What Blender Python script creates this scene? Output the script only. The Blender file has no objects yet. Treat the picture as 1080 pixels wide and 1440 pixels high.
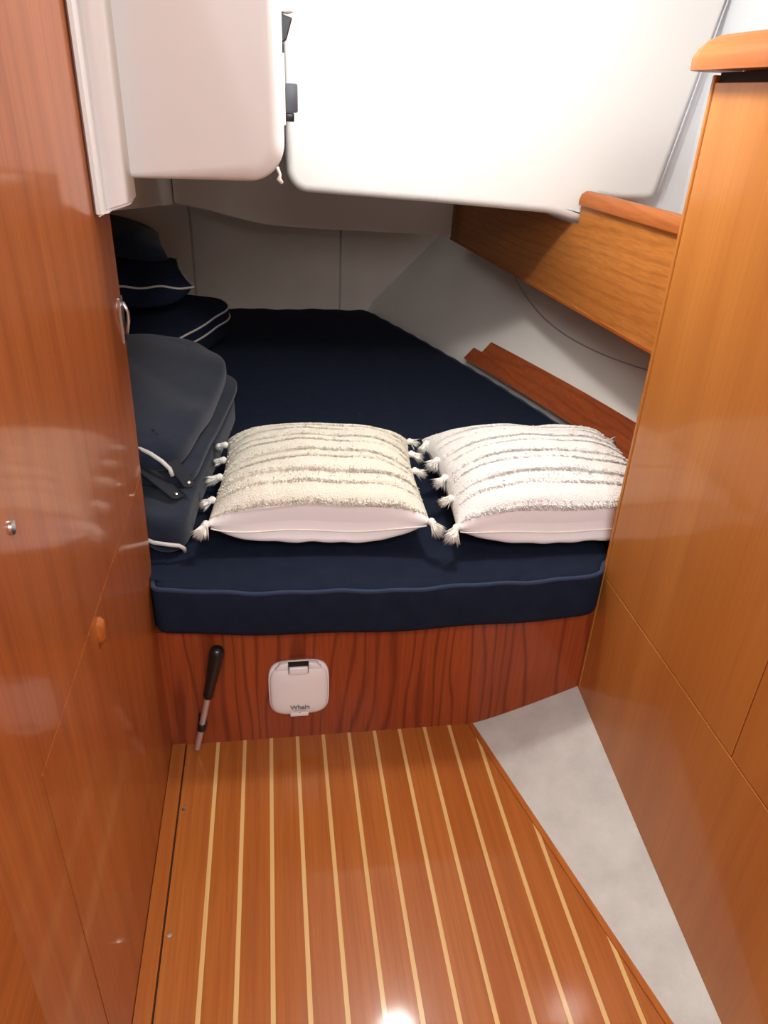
import bpy, bmesh, math, random
from mathutils import Vector, Matrix, noise
random.seed(7)
S = bpy.context.scene
C = S.collection
# ------------------------------------------------------------------ camera
R = ((0.98983869, 0.03283249, -0.13835245),
     (-0.13658823, 0.49006203, -0.86091978),
     (0.03953515, 0.87106902, 0.48956689))
cam_d = bpy.data.cameras.new('camera'); cam_d.sensor_fit = 'HORIZONTAL'; cam_d.sensor_width = 36.0
cam_d.lens = 36.0 * 1040 / 1080; cam_d.clip_start = 0.01
cam = bpy.data.objects.new('camera', cam_d); C.objects.link(cam)
cam.matrix_world = Matrix.Translation((0, 0, 1.25)) @ Matrix(R).to_4x4()
S.camera = cam
# ------------------------------------------------------------------ world, light, exposure
w = bpy.data.worlds.new('daylight'); S.world = w; w.use_nodes = True
w.node_tree.nodes['Background'].inputs[0].default_value = (0.95, 0.97, 1.0, 1)
w.node_tree.nodes['Background'].inputs[1].default_value = 0.55
LAMP = (0.345, 1.335, 1.61)
S.view_settings.view_transform = 'Standard'; S.view_settings.look = 'None'
S.view_settings.exposure = 0.14; S.view_settings.gamma = 1.0; S.view_settings.use_curve_mapping = False

def area(name, loc, size, power, col, rot=(0, 0, 0), size_y=None, shape='DISK'):
    l = bpy.data.lights.new(name, 'AREA'); l.shape = shape; l.size = size
    if size_y: l.size_y = size_y
    l.energy = power; l.color = col
    o = bpy.data.objects.new(name, l); C.objects.link(o); o.location = loc; o.rotation_euler = rot
    return o
# unseen area light added as fill, standing for companionway daylight behind the camera
area('companionway_fill', (0.15, -0.35, 1.72), 0.7, 23, (0.97, 0.98, 1.0), (math.radians(22), 0, 0), 0.6, 'RECTANGLE')
# the round ceiling lamp over the cabin sole
pl_ = bpy.data.lights.new('ceiling_lamp_light', 'POINT'); pl_.energy = 20; pl_.color = (1.0, 0.985, 0.945); pl_.shadow_soft_size = 0.055
pl_o = bpy.data.objects.new('ceiling_lamp_light', pl_); C.objects.link(pl_o); pl_o.location = LAMP

# ------------------------------------------------------------------ materials
def mat(name):
    m = bpy.data.materials.new(name); m.use_nodes = True
    nt = m.node_tree; return m, nt, nt.nodes['Principled BSDF']
def N(nt, t, **kw):
    n = nt.nodes.new(t)
    for k, v in kw.items():
        if k.startswith('i_'): n.inputs[k[2:].replace('_', ' ')].default_value = v
        else: setattr(n, k, v)
    return n
def ramp(nt, stops):
    r = nt.nodes.new('ShaderNodeValToRGB')
    e = r.color_ramp.elements
    e[0].position, e[0].color = stops[0][0], (*stops[0][1], 1)
    e[1].position, e[1].color = stops[-1][0], (*stops[-1][1], 1)
    for p, c in stops[1:-1]:
        x = e.new(p); x.color = (*c, 1)
    return r
def mth(nt, op, a=None, b=None):
    n = nt.nodes.new('ShaderNodeMath'); n.operation = op
    for i, x in enumerate((a, b)):
        if x is None: continue
        if isinstance(x, (int, float)): n.inputs[i].default_value = x
        else: nt.links.new(x, n.inputs[i])
    return n.outputs[0]
def mixc(nt, fac, a, b, mode='MIX'):
    n = nt.nodes.new('ShaderNodeMix'); n.data_type = 'RGBA'; n.blend_type = mode
    for i, x in ((0, fac), (6, a), (7, b)):
        if isinstance(x, (int, float)): n.inputs[i].default_value = x
        elif isinstance(x, tuple): n.inputs[i].default_value = (*x, 1)
        else: nt.links.new(x, n.inputs[i])
    return n.outputs[2]
def wood(name, axis, across, dark, mid, light, freq=26, lines=0.55, rough=0.3, coat=0.35, warp=7.0, jitter=True, fine=0.35, sharp=3.0):
    """varnished veneer: grain runs along axis, rings step along the across vector"""
    m, nt, b = mat(name); L = nt.links
    tc = N(nt, 'ShaderNodeTexCoord'); oi = N(nt, 'ShaderNodeObjectInfo')
    off = nt.nodes.new('ShaderNodeVectorMath'); off.operation = 'ADD'
    L.new(tc.outputs['Object'], off.inputs[0])
    if jitter:
        sc = nt.nodes.new('ShaderNodeVectorMath'); sc.operation = 'SCALE'; sc.inputs[0].default_value = (7.3, 5.1, 9.7)
        L.new(oi.outputs['Random'], sc.inputs['Scale']); L.new(sc.outputs[0], off.inputs[1])
    s = [1.0, 1.0, 1.0]; s['xyz'.index(axis)] = 0.13
    mp = N(nt, 'ShaderNodeMapping'); mp.inputs['Scale'].default_value = s; L.new(off.outputs[0], mp.inputs[0])
    n1 = N(nt, 'ShaderNodeTexNoise', i_Scale=5.0, i_Detail=3.0, i_Roughness=0.5); L.new(mp.outputs[0], n1.inputs['Vector'])
    dot = nt.nodes.new('ShaderNodeVectorMath'); dot.operation = 'DOT_PRODUCT'; dot.inputs[1].default_value = across
    L.new(off.outputs[0], dot.inputs[0])
    ph = mth(nt, 'ADD', mth(nt, 'MULTIPLY', dot.outputs['Value'], freq), mth(nt, 'MULTIPLY', n1.outputs['Fac'], warp))
    sn = mth(nt, 'POWER', mth(nt, 'ADD', mth(nt, 'MULTIPLY', mth(nt, 'SINE', mth(nt, 'MULTIPLY', ph, 6.283)), 0.5), 0.5), sharp)
    s2 = [90.0, 90.0, 90.0]; s2['xyz'.index(axis)] = 2.2
    mp2 = N(nt, 'ShaderNodeMapping'); mp2.inputs['Scale'].default_value = s2; L.new(off.outputs[0], mp2.inputs[0])
    n2 = N(nt, 'ShaderNodeTexNoise', i_Scale=2.0, i_Detail=4.0, i_Roughness=0.6); L.new(mp2.outputs[0], n2.inputs['Vector'])
    s3 = [9.0, 9.0, 9.0]; s3['xyz'.index(axis)] = 0.5
    mp3 = N(nt, 'ShaderNodeMapping'); mp3.inputs['Scale'].default_value = s3; L.new(off.outputs[0], mp3.inputs[0])
    n3 = N(nt, 'ShaderNodeTexNoise', i_Scale=1.0, i_Detail=2.0); L.new(mp3.outputs[0], n3.inputs['Vector'])
    r = ramp(nt, [(0.3, mid), (0.72, light)]); L.new(n3.outputs['Fac'], r.inputs[0])
    fr = ramp(nt, [(0.32, (0, 0, 0)), (0.6, (1, 1, 1))]); L.new(n2.outputs['Fac'], fr.inputs[0])
    c1 = mixc(nt, mth(nt, 'MULTIPLY', mth(nt, 'SUBTRACT', 1.0, fr.outputs[0]), fine), r.outputs[0], dark)
    c2 = mixc(nt, mth(nt, 'MULTIPLY', sn, lines), c1, dark)
    L.new(c2, b.inputs['Base Color'])
    b.inputs['Roughness'].default_value = rough
    b.inputs['Coat Weight'].default_value = coat; b.inputs['Coat Roughness'].default_value = 0.09; b.inputs['Specular IOR Level'].default_value = 0.12
    bp = N(nt, 'ShaderNodeBump', i_Strength=0.06, i_Distance=0.002); L.new(n2.outputs['Fac'], bp.inputs['Height']); L.new(bp.outputs[0], b.inputs['Normal'])
    return m
def plain(name, col, rough=0.5, metal=0.0, bump=None, var=None, sheen=0.0, spec=0.5):
    m, nt, b = mat(name); L = nt.links
    b.inputs['Base Color'].default_value = (*col, 1); b.inputs['Roughness'].default_value = rough
    b.inputs['Metallic'].default_value = metal; b.inputs['Sheen Weight'].default_value = sheen
    b.inputs['Specular IOR Level'].default_value = spec
    tc = N(nt, 'ShaderNodeTexCoord')
    if bump:
        n = N(nt, 'ShaderNodeTexNoise', i_Scale=bump[0], i_Detail=3.0); L.new(tc.outputs['Object'], n.inputs['Vector'])
        bp = N(nt, 'ShaderNodeBump', i_Strength=bump[1], i_Distance=bump[2]); L.new(n.outputs['Fac'], bp.inputs['Height']); L.new(bp.outputs[0], b.inputs['Normal'])
    if var:
        n = N(nt, 'ShaderNodeTexNoise', i_Scale=var[0], i_Detail=4.0, i_Roughness=0.6); L.new(tc.outputs['Object'], n.inputs['Vector'])
        r = ramp(nt, [(0.35, col), (0.68, var[1])]); L.new(n.outputs['Fac'], r.inputs[0]); L.new(r.outputs[0], b.inputs['Base Color'])
    return m
TD, TM, TL = (0.16, 0.034, 0.011), (0.36, 0.092, 0.020), (0.47, 0.145, 0.033)
M = {}
M['wall_wood'] = wood('veneer_bulkhead', 'z', (0, 1, 0), (0.17, 0.038, 0.011), (0.33, 0.086, 0.020), (0.41, 0.126, 0.030), 16, 0.24, 0.34, 0.5, jitter=False, warp=3.5, fine=0.36)
M['cab_wood'] = wood('veneer_cabinet', 'z', (0, 1, 0), (0.31, 0.092, 0.018), (0.43, 0.152, 0.029), (0.53, 0.212, 0.047), 12, 0.16, 0.36, 0.4, jitter=False, warp=3, fine=0.22)
M['panel_wood'] = wood('veneer_berth_front', 'z', (1, 0, 0), (0.10, 0.018, 0.008), (0.29, 0.054, 0.015), (0.36, 0.073, 0.020), 30, 0.60, 0.36, 0.3, jitter=False, warp=10, sharp=6)
M['shelf_wood'] = wood('veneer_locker', 'y', (0, 0, 1), (0.25, 0.068, 0.013), (0.44, 0.145, 0.028), (0.55, 0.210, 0.048), 34, 0.3, 0.36, 0.25, warp=6, fine=0.4, sharp=5)
M['floor_wood'] = wood('teak_plank', 'y', (1, 0, 0), (0.19, 0.045, 0.010), (0.345, 0.097, 0.018), (0.40, 0.124, 0.024), 30, 0.10, 0.33, 0.3, warp=3, fine=0.35)
M['trim_wood'] = wood('teak_trim', 'y', (1, 0, 1), (0.20, 0.045, 0.010), (0.36, 0.095, 0.017), (0.43, 0.13, 0.024), 30, 0.25, 0.4, 0.08)
M['batten_wood'] = wood('teak_batten', 'y', (0, 0, 1), (0.13, 0.026, 0.010), (0.29, 0.062, 0.018), (0.37, 0.09, 0.024), 40, 0.35, 0.35, 0.25)
M['holly'] = wood('holly_strip', 'y', (1, 0, 0), (0.50, 0.29, 0.10), (0.62, 0.39, 0.145), (0.68, 0.44, 0.18), 40, 0.2, 0.3, 0.4)
M['white'] = plain('white_gelcoat', (0.79, 0.79, 0.775), 0.38, bump=(9, 0.05, 0.01))
M['white_liner'] = plain('white_side_liner', (0.73, 0.77, 0.81), 0.5)  # white with the cool tint of daylight put into its colour
M['liner'] = plain('beige_foam_liner', (0.66, 0.575, 0.495), 0.95, bump=(420, 0.25, 0.002), var=(3, (0.70, 0.615, 0.535)), spec=0.1)
M['hull'] = plain('grey_hull_liner', (0.76, 0.73, 0.68), 0.9, bump=(420, 0.25, 0.002), var=(4, (0.80, 0.775, 0.725)), spec=0.15)
M['carpet'] = plain('pale_grey_carpet', (0.50, 0.48, 0.44), 1.0, bump=(520, 0.6, 0.003), var=(11, (0.60, 0.58, 0.535)), spec=0.05)
M['navy'] = plain('navy_canvas', (0.0095, 0.0140, 0.0285), 0.95, bump=(700, 0.35, 0.001), var=(25, (0.0125, 0.018, 0.035)), sheen=0.0, spec=0.1)
M['navy_pipe'] = plain('navy_piping', (0.022, 0.038, 0.080), 0.8, sheen=0.1, spec=0.2)
M['slate'] = plain('slate_blue_canvas', (0.016, 0.021, 0.036), 0.95, bump=(700, 0.35, 0.001), var=(25, (0.020, 0.026, 0.043)), sheen=0.15, spec=0.1)
M['black_tab'] = plain('black_webbing', (0.008, 0.009, 0.014), 0.8)
M['pipe_white'] = plain('white_piping', (0.62, 0.58, 0.54), 0.6)
M['cream'] = plain('cream_tufted_cotton', (0.80, 0.75, 0.63), 1.0, bump=(330, 0.9, 0.004), var=(60, (0.86, 0.82, 0.72)), spec=0.1)
M['ivory'] = plain('ivory_tufted_cotton', (0.86, 0.84, 0.80), 1.0, bump=(330, 0.9, 0.004), var=(60, (0.90, 0.88, 0.85)), spec=0.1)
M['cotton'] = plain('plain_cotton_backing', (0.90, 0.86, 0.855), 0.95, bump=(500, 0.15, 0.001), spec=0.1)
M['thread'] = plain('cotton_thread', (0.86, 0.83, 0.76), 0.95, spec=0.1)
M['plastic'] = plain('white_plastic', (0.84, 0.82, 0.81), 0.22)
M['print'] = plain('grey_print', (0.20, 0.19, 0.21), 0.5)
M['black'] = plain('black_rubber', (0.010, 0.010, 0.011), 0.3)
M['grey_plastic'] = plain('dark_grey_plastic', (0.09, 0.10, 0.12), 0.4)
M['chrome'] = plain('brushed_steel', (0.62, 0.58, 0.56), 0.25, 1.0)
M['rod'] = plain('dull_steel_rod', (0.66, 0.56, 0.53), 0.35, 0.6)
M['dark'] = plain('dark_gap', (0.02, 0.008, 0.005), 0.9)
M['cable'] = plain('grey_cable', (0.36, 0.36, 0.36), 0.5)
M['lamp'] = plain('lamp_rim', (0.7, 0.7, 0.7), 0.3)
M['ceiling'] = plain('white_headliner', (0.74, 0.73, 0.70), 0.7)

# ------------------------------------------------------------------ helpers
def wloc(o):
    v = Vector((0, 0, 0))
    while o: v += o.location; o = o.parent
    return v
def obj(name, bm, m, parent=None, smooth=False, angle=None, fix=True):
    me = bpy.data.meshes.new(name)
    if fix: bmesh.ops.recalc_face_normals(bm, faces=bm.faces)
    if parent: bmesh.ops.translate(bm, vec=-wloc(parent), verts=bm.verts)
    bm.to_mesh(me); bm.free()
    me.materials.append(M[m])
    if smooth: me.shade_smooth()
    if angle is not None and smooth: me.set_sharp_from_angle(angle=math.radians(angle))
    o = bpy.data.objects.new(name, me); C.objects.link(o)
    if parent: o.parent = parent
    return o
def tag(o, label, cat, group=None):
    o['label'] = label; o['category'] = cat
    if group: o['group'] = group
    return o
def thing(name, loc, label, cat, group=None):
    o = bpy.data.objects.new(name, None); o.empty_display_size = 0.05; C.objects.link(o); o.location = loc
    return tag(o, label, cat, group)
def struct(o, label=None):
    o['kind'] = 'structure'
    if label: o['label'] = label
    return o
def prism(pts, z0, z1, bm=None):
    """vertical prism over a plan polygon"""
    bm = bm or bmesh.new(); a = [bm.verts.new((x, y, z0)) for x, y in pts]; b = [bm.verts.new((x, y, z1)) for x, y in pts]
    n = len(pts); bm.faces.new(a[::-1]); bm.faces.new(b)
    for i in range(n): bm.faces.new((a[i], a[(i + 1) % n], b[(i + 1) % n], b[i]))
    return bm
def box(x0, x1, y0, y1, z0, z1, bev=0, seg=2, bm=None):
    bm2 = prism([(x0, y0), (x1, y0), (x1, y1), (x0, y1)], z0, z1)
    if bev: bmesh.ops.bevel(bm2, geom=bm2.edges[:], offset=bev, segments=seg, profile=0.5, affect='EDGES')
    return bm2
def extr(pts3, vec, bev=0, seg=2):
    """polygon of 3d points extruded by vec"""
    bm = bmesh.new(); v = Vector(vec)
    a = [bm.verts.new(p) for p in pts3]; b = [bm.verts.new(Vector(p) + v) for p in pts3]
    n = len(a); bm.faces.new(a[::-1]); bm.faces.new(b)
    for i in range(n): bm.faces.new((a[i], a[(i + 1) % n], b[(i + 1) % n], b[i]))
    if bev: bmesh.ops.bevel(bm, geom=bm.edges[:], offset=bev, segments=seg, profile=0.5, affect='EDGES')
    return bm
def tube(pts, rad, n=8, closed=False, bm=None, caps=True):
    bm = bm or bmesh.new(); pts = [Vector(p) for p in pts]; k = len(pts)
    rad = rad if isinstance(rad, (list, tuple)) else [rad] * k
    rings = []; up = Vector((0, 0, 1))
    for i, p in enumerate(pts):
        a = pts[(i - 1) % k] if (closed or i > 0) else p; c = pts[(i + 1) % k] if (closed or i < k - 1) else p
        t = (c - a).normalized()
        if i == 0:
            u = t.orthogonal().normalized()
        else:
            u = (u - t * u.dot(t))
            u = u.normalized() if u.length > 1e-6 else t.orthogonal().normalized()
        v = t.cross(u)
        rings.append([bm.verts.new(p + (u * math.cos(6.28318 * j / n) + v * math.sin(6.28318 * j / n)) * rad[i]) for j in range(n)])
    for i in range(k if closed else k - 1):
        a, b = rings[i], rings[(i + 1) % k]
        for j in range(n): bm.faces.new((a[j], a[(j + 1) % n], b[(j + 1) % n], b[j]))
    if not closed and caps: bm.faces.new(rings[0][::-1]); bm.faces.new(rings[-1])
    return bm
def smooth_loop(pts, step=0.02, it=4, keep=0.5, closed=True):
    """resample a plan outline and round its corners"""
    out = []; n = len(pts)
    for i in range(n if closed else n - 1):
        a = Vector(pts[i]); b = Vector(pts[(i + 1) % n]); k = max(1, int((b - a).length / step))
        for j in range(k): out.append(a.lerp(b, j / k))
    if not closed: out.append(Vector(pts[-1]))
    for _ in range(it):
        m = len(out); new = []
        for i in range(m):
            if not closed and i in (0, m - 1): new.append(out[i]); continue
            new.append(out[i] * keep + (out[i - 1] + out[(i + 1) % m]) * (1 - keep) / 2)
        out = new
    return out
def inset(loop, d):
    n = len(loop); res = []
    area2 = sum(loop[i].x * loop[(i + 1) % n].y - loop[(i + 1) % n].x * loop[i].y for i in range(n)); sgn = 1 if area2 > 0 else -1
    for i in range(n):
        t = (loop[(i + 1) % n] - loop[i - 1]); nn = Vector((-t.y, t.x)).normalized() * sgn
        res.append(loop[i] + nn * d)
    return res
def slab(loop, z0, z1, r, seg=5, zf=None, crown=0.0):
    """soft-edged slab over a rounded plan loop; zf(x,y) adds to z"""
    zf = zf or (lambda x, y: 0.0)
    bm = bmesh.new(); levels = []
    for j in range(seg + 1):
        a = math.pi / 2 * j / seg; levels.append((r * (1 - math.sin(a)), z0 + r * (1 - math.cos(a)), a))
    prof = [(r * (1 - math.sin(math.pi / 2 * j / seg)), z0 + r * (1 - math.cos(math.pi / 2 * j / seg))) for j in range(seg + 1)]
    prof += [(r * (1 - math.cos(math.pi / 2 * j / seg)), z1 - r * (1 - math.sin(math.pi / 2 * j / seg))) for j in range(seg + 1)]
    if crown:
        for e in (0.02, 0.04): prof.append((r + e, z1 + crown * e / 0.04))
    rings = []
    for d, z in prof:
        rings.append([bm.verts.new((p.x, p.y, z + zf(p.x, p.y))) for p in inset(loop, d)])
    n = len(loop)
    for a, b in zip(rings, rings[1:]):
        for i in range(n): bm.faces.new((a[i], a[(i + 1) % n], b[(i + 1) % n], b[i]))
    bm.faces.new(rings[0][::-1]); f = bm.faces.new(rings[-1])
    bmesh.ops.triangulate(bm, faces=[f])
    return bm
def lathe(prof, loc, axis=(0, 0, 1), n=20, sx=1.0, sy=1.0):
    """prof: list of (radius, height) along axis"""
    bm = bmesh.new(); ax = Vector(axis).normalized(); u = ax.orthogonal().normalized()
    if abs(ax.z) < 0.9: u = Vector((0, 0, 1)).cross(ax).normalized()
    v = ax.cross(u); rings = []
    for r, h in prof:
        rings.append([bm.verts.new(Vector(loc) + ax * h + u * r * sx * math.cos(6.28318 * j / n) + v * r * sy * math.sin(6.28318 * j / n)) for j in range(n)])
    for a, b in zip(rings, rings[1:]):
        for j in range(n): bm.faces.new((a[j], a[(j + 1) % n], b[(j + 1) % n], b[j]))
    bm.faces.new(rings[0][::-1]); bm.faces.new(rings[-1])
    return bm
def clip(poly, a, b):
    """keep the part of the plan polygon left of a->b"""
    out = []; n = len(poly)
    def s(p): return (b[0] - a[0]) * (p[1] - a[1]) - (b[1] - a[1]) * (p[0] - a[0])
    for i in range(n):
        p, q = poly[i], poly[(i + 1) % n]; sp, sq = s(p), s(q)
        if sp >= 0: out.append(p)
        if sp * sq < 0:
            t = sp / (sp - sq); out.append((p[0] + t * (q[0] - p[0]), p[1] + t * (q[1] - p[1])))
    return out

# ------------------------------------------------------------------ the shell
CX = 0.6585            # inner face of the cabinet
YF = 1.20              # berth front panel
YB = -0.70             # how far the cabin is built behind the camera
D0, D1 = (0.421, 1.20), (0.583, 0.543)            # slanting edge of the sole
def edge_x(y): return D0[0] + (D0[1] - y) * (D1[0] - D0[0]) / (D0[1] - D1[1])
ymeet = 0.26
floor = struct(obj('floor', prism([(-0.30, YB), (CX, YB), (CX, ymeet), (D0[0], 1.2), (D0[0], 1.24), (-0.30, 1.24)], -0.05, -0.006), 'dark'))
a, b = (edge_x(1.3), 1.3), (edge_x(-0.2), -0.2)
off = 0.012
A_, B_ = (a[0] - off, a[1]), (b[0] - off, b[1])
strips = [-0.152 + 0.0575 * i for i in range(14)]
sw = 0.0038
edges = [(-0.249, -0.2215), (-0.2185, strips[0] - sw)] + [(strips[i] + sw, (strips[i + 1] - sw) if i < 13 else CX) for i in range(14)]
for i, (x0, x1) in enumerate(edges):
    poly = clip([(x0, YB), (x1, YB), (x1, YF), (x0, YF)], B_, A_)
    if len(poly) < 3: continue
    if i == 0: obj('plank', prism(poly, -0.03, 0.004), 'floor_wood', floor)
    else: obj('plank', prism(poly, -0.03, 0.0), 'floor_wood', floor)
for x in strips:
    poly = clip([(x - sw, YB), (x + sw, YB), (x + sw, YF), (x - sw, YF)], B_, A_)
    if len(poly) >= 3: obj('inlay_strip', prism(poly, -0.03, 0.0003), 'holly', floor)
eb = prism([(A_[0] + 0.002, YF), (edge_x(YF) + 0.002, YF), (edge_x(ymeet) + 0.002, ymeet), (edge_x(ymeet) - 0.010, ymeet)][::1], -0.03, 0.003)
obj('edge_trim', prism([(edge_x(YF) - off, YF), (edge_x(YF), YF), (edge_x(ymeet), ymeet), (edge_x(ymeet) - off, ymeet)], -0.03, 0.003), 'trim_wood', floor); eb.free()
for (x, y) in [(-0.2155, 1.03), (-0.2150, 0.775)]:
    obj('screw', lathe([(0.0045, 0.0), (0.0042, 0.0012), (0.002, 0.0014)], (x + 0.006, y, 0.0), n=12), 'chrome', floor)
# carpeted slope between the sole and the cabinet
def carp_z(y): 
    t = max(0.0, (y - 0.50) / 0.70); return 0.093 * t ** 1.1
bm = bmesh.new(); rows = []
for i in range(25):
    y = YF - 0.0005 - (YF - ymeet) * i / 24; row = []
    for j in range(9):
        t = j / 8; x = edge_x(y) + (CX - 0.0004 - edge_x(y)) * t
        z = carp_z(y) * (t ** 1.15) + 0.001
        row.append(bm.verts.new((x, y, z)))
    rows.append(row)
for r0, r1 in zip(rows, rows[1:]):
    for j in range(8): bm.faces.new((r0[j], r0[j + 1], r1[j + 1], r1[j]))
ex = bmesh.ops.extrude_face_region(bm, geom=bm.faces[:])
bmesh.ops.translate(bm, vec=(0, 0, -0.03), verts=[v for v in ex['geom'] if isinstance(v, bmesh.types.BMVert)])
tag(obj('hull_carpet', bm, 'carpet', smooth=True, angle=40), 'pale grey carpet lining the slope between floor and wooden cabinet', 'carpet')

# left bulkhead: L-shaped upper panel and an inset lower panel with a fine seam
wl = struct(obj('wall_left', box(-0.285, -0.2535, YB, 1.235, -0.02, 1.80), 'dark'))
zt, ys, g = 0.632, 0.565, 0.0013
def wallpanel(pts): return extr([(-0.262, y, z) for y, z in pts], (0.012, 0, 0))
endc = [(1.285, 1.80), (1.285, 0.95), (1.268, 0.72), (1.245, 0.52), (1.238, 0.46), (1.226, 0.425), (1.205, 0.405)]
obj('panel', wallpanel([(YB, -0.02), (ys - g, -0.02), (ys - g, zt + g), (1.257, zt + g)] + [p for p in endc if p[1] > zt][::-1] + [(YB, 1.80)]), 'wall_wood', wl)
obj('panel', wallpanel([(ys + g, -0.02), (1.199, -0.02), (1.199, 0.40)] + [p for p in endc if p[1] < zt][::-1] + [(1.2555, zt - g), (ys + g, zt - g)]), 'wall_wood', wl)
# finger pull and button on the bulkhead
obj('finger_pull', lathe([(0.021, 0.0), (0.021, 0.003), (0.017, 0.007), (0.008, 0.0085), (0.002, 0.0087)], (-0.2505, 0.842, 0.601), (1, 0, 0), 20, 0.62, 1.0), 'trim_wood', wl, True, 50)
obj('button', lathe([(0.0075, 0.0), (0.007, 0.003), (0.003, 0.004)], (-0.2505, 0.636, 0.885), (1, 0, 0), 14), 'chrome', wl, True, 50)
sp = obj('strike_plate', box(-0.251, -0.2475, 1.262, 1.2865, 0.872, 0.947, 0.001), 'chrome', wl)
obj('latch_tongue', tube([(-0.246, 1.276, 0.885), (-0.241, 1.279, 0.905), (-0.2405, 1.280, 0.92), (-0.246, 1.276, 0.938)], 0.0028, 8), 'chrome', sp, True)
tr = struct(obj('trim_1', box(-0.26, -0.238, YB, 0.418, 0.005, 1.71, 0.005, 3), 'trim_wood', smooth=True, angle=40))

# aft liner of the berth (three padded panels)
wa = struct(obj('wall_aft', prism([(-0.80, 3.315), (1.0, 3.315), (1.0, 3.36), (-0.80, 3.36)], 0.2, 1.72), 'liner'))
obj('panel', extr([(-0.325, 3.30, 0.25), (0.286, 3.30, 0.25), (0.292, 3.30, 1.2), (-0.325, 3.30, 1.2)], (0, 0.02, 0), 0.004), 'liner', wa)
obj('panel', extr([(0.290, 3.298, 0.25), (0.95, 3.298, 0.25), (0.95, 3.298, 1.2), (0.297, 3.298, 1.2)], (0, 0.02, 0), 0.004), 'liner', wa)
obj('panel', extr([(-0.332, 3.30, 0.25), (-0.332, 3.30, 1.2), (-0.80, 3.23, 1.2), (-0.80, 3.23, 0.25)], (0, 0.02, 0), 0.004), 'liner', wa)
struct(obj('wall_port', prism([(-0.78, 1.0), (-0.74, 1.0), (-0.74, 3.30), (-0.78, 3.30)], 0.0, 1.72), 'liner'))

# hull side: flares outward from the berth edge
XM = [(1.0, 1.02), (1.3, 0.965), (1.645, 0.905), (2.02, 0.818), (2.35, 0.722), (2.5, 0.677), (2.9, 0.545), (3.276, 0.405), (3.40, 0.36)]
def xm(y):
    for (y0, x0), (y1, x1) in zip(XM, XM[1:]):
        if y <= y1: return x0 + (x1 - x0) * (y - y0) / (y1 - y0)
    return XM[-1][1]
def hull_x(y, z): 
    k = 0.85 + 0.15 * max(0, min(1, (y - 2.5) / 0.8))
    return xm(y) + 0.012 + k * (z - 0.43) if z > 0.43 else xm(y) + 0.012
bm = bmesh.new(); rows = []
for i in range(41):
    y = 1.205 + (3.33 - 1.205) * i / 40
    ysm = [xm(y + d) for d in (-0.12, -0.06, 0, 0.06, 0.12)]; dx = sum(ysm) / 5 - xm(y)
    rows.append([bm.verts.new((hull_x(y, z) + dx, y, z)) for z in [0.1 + 0.05 * j for j in range(20)]])
for r0, r1 in zip(rows, rows[1:]):
    for j in range(19): bm.faces.new((r0[j], r1[j], r1[j + 1], r0[j + 1]))
ex = bmesh.ops.extrude_face_region(bm, geom=bm.faces[:])
bmesh.ops.translate(bm, vec=(0.03, 0, -0.02), verts=[v for v in ex['geom'] if isinstance(v, bmesh.types.BMVert)])
struct(obj('wall_starboard', bm, 'hull', smooth=True, angle=40))
# white liner of the upper side, beside the cockpit moulding
struct(obj('wall_right', prism([(0.95, 2.035), (1.10, 2.02), (1.42, 1.2), (1.46, 1.2), (1.14, 2.06), (0.95, 2.075)], 0.98, 1.80), 'white_liner'))
# head lining over the sole with the lamp, and the padded band under the cockpit
struct(obj('ceiling', box(-0.78, 1.5, YB + 0.65, 3.36, 1.72, 1.76), 'ceiling'))
struct(obj('wall_outer', box(1.46, 1.50, YB, 1.2, 0.0, 1.72), 'white_liner'))
bandz = [(0.686, 0.80), (0.672, 0.788), (0.55, 0.795), (0.425, 0.80), (0.182, 0.806), (0.07, 0.811), (-0.029, 0.819), (-0.12, 0.838), (-0.207, 0.860), (-0.344, 0.880)]
bm = extr([(x, 2.95, z) for x, z in bandz] + [(-0.344, 2.95, 1.3), (0.69, 2.95, 1.3)], (0, 0.36, 0))
bmesh.ops.bevel(bm, geom=[e for e in bm.edges if all(abs(v.co.y - 2.95) < 1e-4 and v.co.z < 1.0 for v in e.verts)], offset=0.008, segments=2, affect='EDGES')
struct(obj('trim_2', bm, 'liner', smooth=True, angle=50), 'beige padded overhead band with a curved lower edge above the berth foot')
bm = extr([(-0.346, 3.30, 0.86), (-0.346, 2.95, 0.880), (-0.352, 2.0, 0.985), (-0.36, 1.29, 1.06), (-0.36, 1.29, 1.4), (-0.346, 3.30, 1.4)], (-0.39, 0, -0.05))
struct(obj('trim_3', bm, 'liner'), 'beige padded overhead band along the side of the berth')

# ------------------------------------------------------------------ cabinet on the right
cab = thing('cabinet', (0.9, 0.3, 0), 'tall varnished teak cabinet beside the carpeted slope', 'cabinet')
obj('carcass', box(CX + 0.006, 1.22, YB, 1.188, -0.05, 1.3005), 'dark', cab)
g = 0.0012
def cpanel(y0, y1, z0, z1): return box(CX, CX + 0.015, y0, y1, z0, z1, 0.0008, 1)
obj('lower_panel', cpanel(YB, 1.190 - g, -0.05, 0.404 - g), 'cab_wood', cab)
obj('upper_panel', cpanel(0.706 + g, 1.1875, 0.404 + g, 1.287), 'cab_wood', cab)
obj('door', cpanel(YB, 0.706 - g, 0.404 + g, 1.287), 'cab_wood', cab)
obj('edge_trim', box(CX - 0.001, CX + 0.03, 1.190, 1.1995, -0.05, 1.297, 0.002, 1), 'cab_wood', cab)
obj('end_panel', box(CX + 0.03, 1.22, 1.188, 1.1985, -0.05, 1.297), 'cab_wood', cab)
bm = box(CX - 0.028, 1.22, 0.1, 1.246, 1.303, 1.322)
bm.free()
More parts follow.
